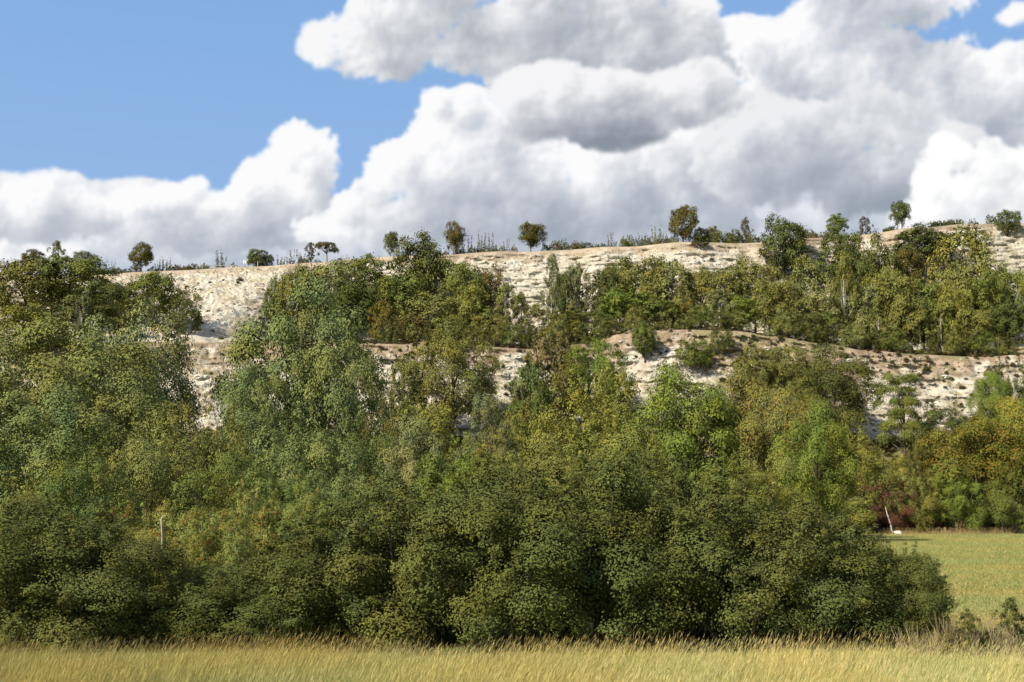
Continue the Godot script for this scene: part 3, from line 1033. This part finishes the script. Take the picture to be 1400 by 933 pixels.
	for r in [
		[945, 92, 498, 185, "round", "bright", "bright green maple, the largest in the right wood", ""],
		[1025, 95, 498, 135, "oval", "tan", "tan-leaved maple touching the bright green maple", "touched"],
		[1068, 90, 535, 130, "round", "tan", "yellow-brown field maple right of the tan maple", "touched"],
		[1118, 82, 560, 130, "round", "bright", "bright yellow-green maple between tan and yellow trees", ""],
		[1165, 117, 578, 120, "dome", "yellow", "yellow-green hazel left of the golden bush", ""],
		[1208, 118, 612, 80, "dome", "gold", "golden yellow bush left of the tall ash", ""],
		[1145, 112, 640, 110, "dome", "yellow", "low yellow-green hazel in front of the field edge", ""],
		[1040, 70, 610, 120, "dome", "yellow", "pale green hazel behind the hedge, right of the maple", ""],
		[985, 66, 620, 120, "dome", "green", "green hazel at the bright maple's foot", ""],
		[1150, 137, 476, 125, "round", "darkolive", "dark olive sallow left of the right-hand chalk face", ""],
		[1120, 139, 498, 70, "dome", "green", "green bush below the dark olive sallow", ""],
		[1095, 128, 518, 100, "dome", "olive", "olive bush between maples and the dark olive sallow", ""],
		[1240, 131, 512, 95, "tier", "green", "tall ash with bare lower trunk before the right chalk face", ""],
		[1268, 121, 588, 50, "dome", "rust", "rusty red shrub at the tall ash's right foot", ""],
		[1300, 133, 543, 100, "dome", "dark", "dark evergreen bush behind the orange maple", ""],
		[1340, 116, 562, 160, "round", "autumn", "large orange-leaved maple beside the field", "autumn"],
		[1400, 117, 545, 110, "round", "yellow", "green and yellow maple at the right edge", "touched"],
		[1362, 138, 502, 52, "oval", "bright", "slim bright green tree before the right chalk face", ""],
		[1394, 140, 487, 60, "dome", "dark", "dark bush high at the right edge below the terrace", ""],
		[1302, 112, 632, 80, "dome", "bright", "low bright green sycamore bush in front of orange maple", ""],
		[1375, 112, 640, 90, "dome", "green", "green bush at the right field edge under the maples", ""],
		[1250, 113, 630, 80, "dome", "olive", "olive bush at the tall ash's foot", ""],
		[1090, 98, 636, 60, "dome", "red", "small dark red dogwood among the yellow hazels", ""],
		[1208, 113, 655, 80, "dome", "red", "dark red dogwood behind the leaning white dead trunk", ""],
		[1266, 113, 665, 44, "dome", "red", "small reddish dogwood right of the white boulder", ""],
		[1172, 114, 664, 60, "dome", "brown", "brownish bush left of the dark red dogwood", ""]]:
		var tree: bool = r[4] in ["round", "oval", "tier"]
		plant("maple_tree" if tree and "maple" in r[6] else "tree" if tree else "bush", "tree" if tree else "bush", r[6], r[0], r[1], r[2], r[3], r[4], "mid", r[5], int(r[0]) % 2, "bark", r[7])
	# left heights
	for r in [
		[26, 201, 341, 42, "round", "rust", "dark round tree on the left skyline", "autumn"],
		[60, 202, 332, 34, "airy", "grey", "thin grey tree on the left skyline", ""],
		[98, 201, 343, 40, "round", "grey", "grey-green round tree beside the thin grey tree", ""],
		[18, 168, 350, 120, "round", "olive", "olive tree below the dark round tree, far left", ""],
		[82, 170, 350, 120, "round", "green", "broad green tree left of the bare earth scarp", ""],
		[128, 164, 384, 80, "round", "dark", "dark tree under the bare earth scarp", ""],
		[35, 147, 420, 120, "round", "yellow", "yellow-green tree at the left edge, halfway up", ""],
		[105, 152, 402, 90, "round", "darkolive", "dark olive tree behind the slim white birch", ""],
		[148, 153, 412, 60, "dome", "olive", "olive bush left of the round scrub oak", ""],
		[170, 163, 382, 50, "dome", "darkolive", "dark olive scrub left of the round scrub oak", ""],
		[200, 160, 370, 78, "round", "green", "round scrub oak below the autumn tree", ""],
		[244, 158, 394, 46, "dome", "darkolive", "dark twiggy bush at the scree's left rim", ""]]:
		var tree: bool = r[4] != "dome"
		plant("tree" if tree else "bush", "tree" if tree else "bush", r[6], r[0], r[1], r[2], r[3], r[4], "mid" if r[3] >= 60 and r[1] < 135 else "far", r[5], int(r[0]) % 2, "bark", r[7], "")
	plant("birch_tree", "tree", "slim white-stemmed birch among dark trees, upper left", 100, 148, 405, 42, "airy", "far", "grey", 1, "birch")
	plant("bush", "bush", "lone grey-green shrub on the bare white scree", 286, 182, 421, 28, "dome", "far", "grey", 0)

func terrace() -> void:
	var rows := [
		# px, distance, top, width, form, tint, label, bark
		[370, 176, 378, 30, "dome", "teal", "small teal bush at the scree's upper right", ""],
		[398, 172, 364, 62, "round", "olive", "olive bush under the bare purple tree", ""],
		[442, 186, 354, 88, "round", "pale", "pale cream-green whitebeam below the flat-topped tree", ""],
		[492, 192, 346, 76, "round", "green", "round green tree just under the crest left of slim oval tree", ""],
		[482, 164, 384, 90, "round", "dark", "deep green round tree on the terrace left of orange bush", ""],
		[520, 158, 412, 44, "dome", "autumn", "orange and brown bush on the left terrace", "touched"],
		[575, 190, 322, 100, "round", "darkolive", "big green oak rising above the crest left of centre", ""],
		[548, 170, 372, 90, "round", "green", "dark green tree in front of the big oak's foot", ""],
		[590, 160, 402, 110, "plume", "willow", "pale leaning sallow with white stems on the left terrace", "pale"],
		[632, 168, 356, 76, "round", "green", "green tree left of the bedded chalk face", ""],
		[668, 170, 364, 56, "round", "brown", "brown-tinged tree right against the bedded chalk face", ""],
		[642, 158, 386, 60, "round", "gold", "golden-tinged tree in front of the green terrace tree", ""],
		[615, 156, 425, 60, "dome", "yellow", "yellow bush at the left terrace edge", ""],
		[690, 158, 392, 56, "airy", "willow", "thin birch left below the bedded chalk face", "birch"],
		[712, 160, 404, 44, "airy", "olive", "second thin birch below the bedded chalk face", "birch"],
		[735, 156, 418, 56, "airy", "olive", "low birch below the bedded chalk face's right part", "birch"],
		[756, 164, 354, 40, "airy", "grey", "tall slender birch with two pale stems, terrace centre", "birch"],
		[795, 166, 366, 64, "airy", "grey", "grey-green birch with a single dark stem, terrace centre", ""],
		[778, 172, 366, 40, "round", "dark", "dark tree peeping between the two slender birches", ""],
		[832, 168, 364, 56, "round", "darkolive", "dark olive tree right of the slender birches", ""],
		[850, 178, 356, 46, "round", "green", "green tree touching the chalk right of dark olive tree", ""],
		[885, 172, 348, 90, "round", "olive", "broad olive tree halfway along the terrace", ""],
		[858, 157, 394, 86, "round", "bright", "rounded bright olive-green tree above the chalk spur", ""],
		[805, 156, 420, 70, "dome", "green", "green bush left of the rounded bright tree", ""],
		[770, 155, 425, 60, "dome", "olive", "olive bush at the slender birches' foot", ""],
		[905, 157, 408, 70, "round", "green", "green tree right of the rounded bright tree", ""],
		[925, 170, 358, 70, "plume", "willow", "grey willow right of the broad olive tree", ""],
		[940, 158, 412, 52, "round", "autumn", "brownish-topped small tree above the spur", "touched"],
		[965, 198, 329, 26, "dome", "darkolive", "dark bush clinging high on the upper chalk face", ""],
		[962, 172, 366, 64, "round", "olive", "olive tree below the bush clinging to the chalk", ""],
		[990, 157, 398, 76, "airy", "silver", "many-stemmed pale birch above the spur's right end", "birch"],
		[1000, 168, 362, 76, "round", "olive", "soft olive tree behind the many-stemmed birch", ""],
		[1040, 170, 352, 76, "round", "olive", "olive tree left below the great dark tree", ""],
		[1020, 158, 404, 60, "round", "bright", "bright green young tree right of the many-stemmed birch", ""],
		[1083, 195.5, 296, 72, "round", "dark", "great dark round tree standing before the crest", ""],
		[1060, 162, 384, 60, "round", "willow", "grey-olive tree beneath the great dark tree", ""],
		[1075, 155, 380, 70, "round", "yellow", "tall yellow-olive tree with pale lit side, right terrace", ""],
		[1115, 164, 352, 80, "plume", "willow", "pale willow right below the great dark tree", ""],
		[1122, 156, 398, 80, "round", "pale", "pale olive tree left of the white-stemmed birch", ""],
		[1160, 201.5, 293, 32, "round", "bright", "small bright tree top above the crest, right part", ""],
		[1163, 195, 311, 58, "round", "dark", "dark tree beneath the small bright tree top", ""],
		[1180, 186, 346, 56, "round", "dark", "deep green tree under the dark crest tree", ""],
		[1208, 190, 328, 70, "round", "darkolive", "dark olive tree right of the dark crest tree", ""],
		[1166, 157, 352, 46, "airy", "olive", "tall birch with bright white stem, right terrace", "birch"],
		[1196, 158, 388, 70, "plume", "silver", "silvery sallow right of the white-stemmed birch", ""],
		[1236, 156, 372, 70, "round", "yellow", "yellow-green tree in the right terrace wood", ""],
		[1222, 166, 362, 56, "round", "gold", "golden little tree behind the yellow-green tree", ""],
		[1282, 195, 308, 90, "round", "dark", "broad dark evergreen oak under the right crest", ""],
		[1256, 192, 336, 50, "round", "rust", "rust-tinged left shoulder tree beside the dark oak", ""],
		[1275, 160, 380, 80, "round", "green", "green tree below the broad dark oak", ""],
		[1336, 188, 314, 110, "plume", "olive", "wide feathery sallow before the right chalk face", ""],
		[1316, 160, 366, 70, "plume", "willow", "grey-green sallow under the wide feathery sallow", ""],
		[1318, 156, 386, 50, "round", "gold", "yellow and orange small tree in the right terrace wood", ""],
		[1358, 160, 372, 70, "round", "green", "green tree left of the last terrace trees", ""],
		[1392, 162, 362, 70, "round", "green", "dark green tree at the terrace's right end", ""],
		[1345, 155, 420, 60, "round", "olive", "olive young tree low on the right terrace edge", ""],
		[1388, 155, 415, 60, "round", "dark", "dark bush-like tree low at the right terrace end", ""],
		[1258, 155, 412, 60, "round", "olive", "short olive tree above the right-hand chalk face", ""],
		[1300, 155, 416, 50, "airy", "olive", "thin young birch above the right-hand chalk face", "birch"],
		[1085, 154, 430, 60, "round", "yellow", "short yellow tree at the terrace edge right of the spur", ""],
		[1210, 154, 425, 50, "airy", "willow", "thin leaning birch at the right terrace edge", "birch"],
		[1140, 154, 425, 56, "dome", "green", "green bush at the white-stemmed birch's foot", ""],
		[665, 155, 428, 60, "round", "olive", "short olive tree at the terrace edge left of centre", ""],
		[560, 156, 430, 60, "dome", "brown", "brown bush beneath the leaning sallow", ""],
		[1400, 200, 286, 36, "round", "dark", "dark tree cut by the right picture edge near the crest", ""],
	]
	for r in rows:
		var tree: bool = r[4] != "dome"
		var label: String = r[6]
		var bark: String = r[7] if r[7] in ["birch", "pale"] else "bark"
		var mix: String = r[7] if r[7] in ["touched"] else ""
		var tint: String = {"gold": "yellow", "yellow": "olive"}.get(r[5], r[5])
		plant("birch_tree" if "birch" in label and r[4] == "airy" else "tree" if tree else "bush", "tree" if tree else "bush", label, r[0], r[1], r[2], r[3], r[4], "far", tint, int(r[0] + r[1]) % 4, bark, mix)

	rng.seed = 222
	for i in 40:   # saplings crowding the terrace edge
		var px := lerpf(505, 1410, (i + rng.randf_range(0.1, 0.9)) / 40.0)
		var d := rng.randf_range(150.5, 154.0)
		var p := at(px, 700, d)
		var foot_y := 700.0 - (height_at(p.x, d) - EYE) / d * F
		plant("sapling", "bush", "low leafy sapling under the trees along the terrace edge", px, d, foot_y - rng.randf_range(14, 44), rng.randf_range(22, 44), "dome" if rng.randf() < 0.6 else "wisp", "far", ["olive", "green", "willow", "darkolive"][rng.randi() % 4], i % 3, "bark", "", "saplings along the terrace edge")

func cliff_top() -> void:
	var rows := [
		[179, 203, 335, 38, "roundhigh", "rust", "round autumn-brown tree alone on the left crest", "tree", "autumn"],
		[290, 203, 341, 18, "wisp", "darkolive", "small pointed conifer beside the wooden fence", "tree", ""],
		[340, 204, 340, 30, "round", "darkolive", "rounded thorn behind the small white sign", "tree", ""],
		[356, 205, 346, 18, "round", "darkolive", "lower thorn right of the small white sign", "tree", ""],
		[440, 203, 331, 34, "flat", "rust", "flat-topped windswept tree on the left crest", "tree", ""],
		[530, 203, 315, 21, "roundhigh", "darkolive", "slim oval tree alone on the crest", "tree", ""],
		[620, 203, 305, 32, "roundhigh", "rust", "dense brown-green maple on the crest left of centre", "tree", "touched"],
		[727, 203, 303, 40, "roundhigh", "rust", "round reddish-brown tree alone on the centre crest", "tree", "autumn"],
		[942, 203, 280, 44, "round", "rust", "tallest crest tree, spreading and brownish green", "tree", "touched"],
		[966, 204, 310, 22, "round", "rust", "small bush against the tallest crest tree's right side", "bush", ""],
		[985, 204, 310, 26, "round", "tan", "tan hawthorn right of the tallest crest tree", "bush", ""],
		[1012, 204, 314, 30, "dome", "darkolive", "low dark thorn on the crest before the thin pale tree", "bush", ""],
		[1030, 205, 300, 26, "airy", "purple", "thin half-bare tree on the crest right of the thorns", "tree", ""],
		[1040, 203, 322, 20, "dome", "brown", "small reddish bush at the crest edge", "bush", ""],
		[1250, 203, 273, 28, "roundhigh", "dark", "lone dark two-tiered tree on the right crest", "tree", ""],
		[840, 204, 318, 16, "wisp", "darkolive", "spiky dark bush on the centre-right crest", "bush", ""],
		[862, 204, 327, 20, "dome", "darkolive", "low bush right of the spiky dark bush", "bush", ""],
		[884, 205, 318, 16, "wisp", "darkolive", "pointed bush left of the grey crest shrubs", "bush", ""],
		[905, 205, 308, 22, "wisp", "grey", "tall grey crest shrub left of the tallest tree", "bush", ""],
		[922, 205, 316, 18, "wisp", "grey", "shorter grey crest shrub left of the tallest tree", "bush", ""],
		[774, 204, 326, 14, "wisp", "darkolive", "small spiky shrub right of the reddish-brown tree", "bush", ""],
		[748, 204, 332, 14, "dome", "grey", "tiny bush at the reddish-brown tree's right foot", "bush", ""],
		[800, 205, 331, 30, "dome", "darkolive", "low dark strip of scrub on the centre crest", "bush", ""],
		[642, 205, 322, 16, "wisp", "grey", "leftmost of the grey sapling shrubs right of the maple", "bush", ""],
		[656, 205, 316, 18, "wisp", "grey", "tallest of the grey sapling shrubs right of the maple", "bush", ""],
		[672, 205, 319, 18, "wisp", "grey", "third grey sapling shrub right of the maple", "bush", ""],
		[693, 205, 327, 16, "wisp", "grey", "rightmost grey sapling shrub, near the reddish-brown tree", "bush", ""],
		[628, 206, 328, 16, "wisp", "grey", "grey sapling shrub at the maple's right foot", "bush", ""],
		[203, 205, 352, 14, "wisp", "grey", "grey spiky shrub just right of the autumn-brown tree", "bush", ""],
		[215, 205, 351, 18, "wisp", "teal", "blue-green shrub right of the autumn-brown tree", "bush", ""],
		[232, 205, 361, 20, "dome", "purple", "dark purplish bush at the crest left of the scree", "bush", ""],
		[250, 205, 361, 24, "dome", "darkolive", "low green scrub left of the pointed conifer", "bush", ""],
		[268, 205, 363, 22, "dome", "darkolive", "low scrub touching the pointed conifer's left", "bush", ""],
		[170, 204, 363, 18, "dome", "dark", "dark bush at the autumn-brown tree's foot", "bush", ""],
		[150, 205, 367, 34, "dome", "darkolive", "low dark scrub strip left of the autumn-brown tree", "bush", ""],
		[126, 205, 358, 14, "wisp", "grey", "spindly shrub above the bare earth scarp", "bush", ""],
		[140, 205, 354, 8, "wisp", "grey", "single leaning sapling above the bare earth scarp", "bush", ""],
		[376, 205, 346, 18, "wisp", "grey", "first grey shrub left of the bare purple tree", "bush", ""],
		[390, 205, 340, 18, "wisp", "purple", "second grey shrub left of the bare purple tree", "bush", ""],
		[404, 205, 342, 16, "wisp", "purple", "third shrub, touching the bare purple tree", "bush", ""],
		[417, 201, 333, 24, "airy", "purple", "bare purple-grey tree at the crest edge", "tree", ""],
		[459, 204, 353, 8, "dome", "dark", "tiny dark bush between flat-topped tree and fence posts", "bush", ""],
		[1118, 205, 314, 26, "dome", "olive", "low olive bush right of the great dark tree", "bush", ""],
		[1198, 204, 298, 28, "airy", "purple", "bare twiggy shrub on the right crest", "bush", ""],
		[1236, 204, 310, 26, "dome", "darkolive", "low bush at the lone two-tiered tree's left foot", "bush", ""],
		[1320, 205, 301, 30, "dome", "darkolive", "low scrub strip on the right crest", "bush", ""],
		[1352, 205, 300, 14, "dome", "grey", "tiny bush on the far right crest", "bush", ""],
		[1378, 205, 293, 18, "dome", "darkolive", "dark bush beside the right-edge tree on the crest", "bush", ""],
	]
	for r in rows:
		var small: bool = r[3] < 24 and r[4] in ["dome", "cone"]
		plant("tree" if r[7] == "tree" else "bush", r[7], r[6], r[0], r[1], r[2], r[3], r[4], "tiny" if small else "far", r[5], int(r[0]) % 3, "bark", r[8], "")

	rng.seed = 1234
	for span in [[100, 165, 5, 366], [190, 275, 7, 362], [305, 330, 2, 360], [395, 432, 3, 352], [600, 640, 3, 340], [640, 706, 6, 334], [755, 830, 7, 330], [850, 935, 8, 322], [955, 1045, 8, 320], [1105, 1150, 4, 316], [1225, 1262, 3, 308], [1290, 1345, 5, 301]]:
		for i in span[2]:
			var px: float = lerpf(span[0], span[1], (i + rng.randf_range(0.2, 0.8)) / span[2])
			plant("scrub_bush", "bush", "low rounded scrub bush in the thin dark line along the crest", px, rng.randf_range(202, 207), span[3] + rng.randf_range(-2, 5), rng.randf_range(9, 20), "dome", "tiny", ["darkolive", "dark", "grey", "brown"][rng.randi() % 4], i % 3, "bark", "", "low scrub along the crest")

# ------------------------------------------------------------------ small things
func box(parent: Node, called: String, at_: Vector3, size: Vector3, m: Material, turn := Vector3.ZERO) -> MeshInstance3D:
	var b := BoxMesh.new()
	b.size = size
	var o := mi(called, b, m, parent)
	o.position = at_
	o.rotation = turn
	return o

func stem(called: String, pts: Array, rad: Array, m: Material, parent: Node = self) -> MeshInstance3D:
	var v := PackedVector3Array()
	var i := PackedInt32Array()
	tube(v, i, pts, rad, 6)
	return mi(called, bulk(v, i), m, parent)

func small_things() -> void:
	var dead := wood("dead")
	# dead white stem with a hooked tip behind the hedge
	var d := 24.6
	var foot := at(226, 775, d)
	foot.y = -0.05
	var s := stem("dead_sapling", [foot, at(229, 765, d), at(221, 750, d), at(221, 730, d), at(220, 711, d), at(222, 706.5, d), at(227, 705, d)], [0.016, 0.014, 0.015, 0.011, 0.013, 0.010, 0.004], dead)
	tag(s, "bleached white dead stem with hooked tip above the hedge", "dead sapling")
	d = 110.5
	s = stem("dead_tree", [at(1221, 732, d), at(1218, 718, d), at(1213.5, 704, d), at(1210.5, 693, d)], [0.085, 0.075, 0.06, 0.025], dead)
	tag(s, "leaning white dead trunk before the dark red dogwood", "dead tree")
	var b := mi("boulder", rock_mesh(44), plain("block", lin(0.42, 0.395, 0.335), 0.95))
	b.position = at(1228, 727, 109.0)
	b.position.y = 0.14
	b.rotation = Vector3(0.2, 0.9, 0.25)
	b.scale = Vector3(0.9, 0.5, 0.8)
	tag(b, "white chalk boulder at the foot of the leaning dead trunk", "boulder")
	# fence, gate and sign on the left crest
	var grey := plain("oldwood", lin(0.30, 0.28, 0.25), 0.9)
	var light := plain("lightwood", lin(0.55, 0.53, 0.48), 0.8)
	var p := at(300, 367, 201.5)
	var y := height_at(p.x, 201.5)
	var f := Node3D.new()
	f.name = "wooden_fence"
	add_child(f)
	f.position = Vector3(p.x, y, -201.5)
	tag(f, "grey wooden rail fence with pale boards above the scree", "fence")
	for i in 6:
		box(f, "post", Vector3(-1.6 + i * 0.85, 0.45, 0), Vector3(0.12, 1.1, 0.12), grey if i != 4 else light)
	box(f, "rail", Vector3(0.5, 0.92, 0.09), Vector3(4.4, 0.1, 0.05), grey)
	box(f, "rail", Vector3(0.5, 0.5, 0.09), Vector3(4.4, 0.1, 0.05), grey)
	box(f, "board", Vector3(1.9, 0.45, 0.1), Vector3(0.28, 0.7, 0.04), light)
	box(f, "board", Vector3(2.75, 0.45, 0.1), Vector3(0.22, 0.7, 0.04), light)
	p = at(334, 367, 201.3)
	var sg := Node3D.new()
	sg.name = "sign_board"
	add_child(sg)
	sg.position = Vector3(p.x, height_at(p.x, 201.3), -201.3)
	tag(sg, "small white sign board on a post before the rounded thorn", "sign")
	box(sg, "post", Vector3(0, 0.5, 0), Vector3(0.08, 1.2, 0.08), grey)
	box(sg, "board", Vector3(0, 1.18, 0.06), Vector3(0.52, 0.42, 0.03), plain("white", lin(0.8, 0.8, 0.8), 0.6))
	box(sg, "print", Vector3(0, 1.16, 0.078), Vector3(0.16, 0.2, 0.006), plain("ink", lin(0.12, 0.12, 0.13), 0.7))
	p = at(276, 367, 201.6)
	var tp := Node3D.new()
	tp.name = "marker_post"
	add_child(tp)
	tp.position = Vector3(p.x, height_at(p.x, 201.6), -201.6)
	tag(tp, "thin post with a small cross piece left of the fence", "post")
	box(tp, "pole", Vector3(0, 0.65, 0), Vector3(0.09, 1.5, 0.09), grey)
	box(tp, "crosspiece", Vector3(0, 1.32, 0), Vector3(0.36, 0.1, 0.11), grey)
	var names := ["fence post right of the flat-topped tree, leftmost", "fence post on the crest left of the round green tree", "short post left of the marker post on the scree top", "post above the white scree near the pointed conifer"]
	var spots := [[446, 358], [474, 355], [269, 368], [352, 365]]
	for i in spots.size():
		p = at(spots[i][0], spots[i][1], 201.0)
		var po := mi("fence_post", BoxMesh.new(), grey)
		po.scale = Vector3(0.13, 1.3, 0.13)
		po.position = Vector3(p.x, height_at(p.x, 201.0) + 0.5, -201.0)
		tag(po, names[i], "post", "posts along the crest")
	# dry weeds at the meadow's far edge on the right
	weeds()

func weeds() -> void:
	var dry := plain("dry", lin(0.27, 0.215, 0.125), 0.9)
	var lm := leaf_mat(Color(0.07, 0.075, 0.03))
	rng.seed = 515
	var labels := ["dark thorny sapling among dry weeds by the field", "low thorny sprig right of the hedge end", "small leafy weed at the right picture edge"]
	var spots := [[1376, 16.9, 822, 62], [1318, 16.8, 838, 50], [1402, 16.8, 846, 40]]
	for i in 3:
		plant("sapling", "bush", labels[i], spots[i][0], spots[i][1], spots[i][2], spots[i][3], "airy", "far", "darkolive", i, "bark")
	var low := [[1296, "low dark leafy weed left of the dark thorny sapling"], [1345, "low brown-green weed beneath the dark thorny sapling"], [1388, "low leafy weed right beneath the dark thorny sapling"], [1272, "low leafy weed at the hedge's right foot"]]
	for i in low.size():
		plant("leafy_weed", "weed", low[i][1], low[i][0], 16.7 + 0.2 * i, 858 + 4 * (i % 2), 44, "dome", "far", "darkolive" if i % 2 else "brown", i % 2, "bark")
	var v := PackedVector3Array()
	var idx := PackedInt32Array()
	for i in 44:   # one weed: a dry bunch of forked stalks
		var b := Vector3(rng.randfn() * 0.10, -0.03, rng.randfn() * 0.10)
		var h := rng.randf_range(0.35, 0.95)
		var e := b + Vector3(rng.randfn() * 0.16 + 0.06, h, rng.randfn() * 0.12)
		var m := b.lerp(e, 0.55) + Vector3(rng.randfn() * 0.02, 0, 0)
		tube(v, idx, [b, m, e], [0.006, 0.0048, 0.0025], 3)
		tube(v, idx, [m, m + Vector3(rng.randfn() * 0.14, h * 0.3, rng.randfn() * 0.1)], [0.003, 0.0015], 3)
	var weed := bulk(v, idx)
	var px := [1262, 1284, 1300, 1322, 1340, 1355, 1368, 1390, 1408, 1240]
	for i in px.size():
		var p := at(px[i], 700, 16.6 + 0.25 * (i % 3))
		var o := mi("dry_weed", weed, dry)
		o.position = Vector3(p.x, 0, p.z)
		o.rotation.y = i * 1.3
		o.scale = Vector3.ONE * (0.55 + 0.37 * ((i * 7) % 10) / 10.0) * 0.95
		tag(o, "bunch of dry brown weed stalks at the meadow's far edge beside the field", "weed", "dry weeds between meadow and field")
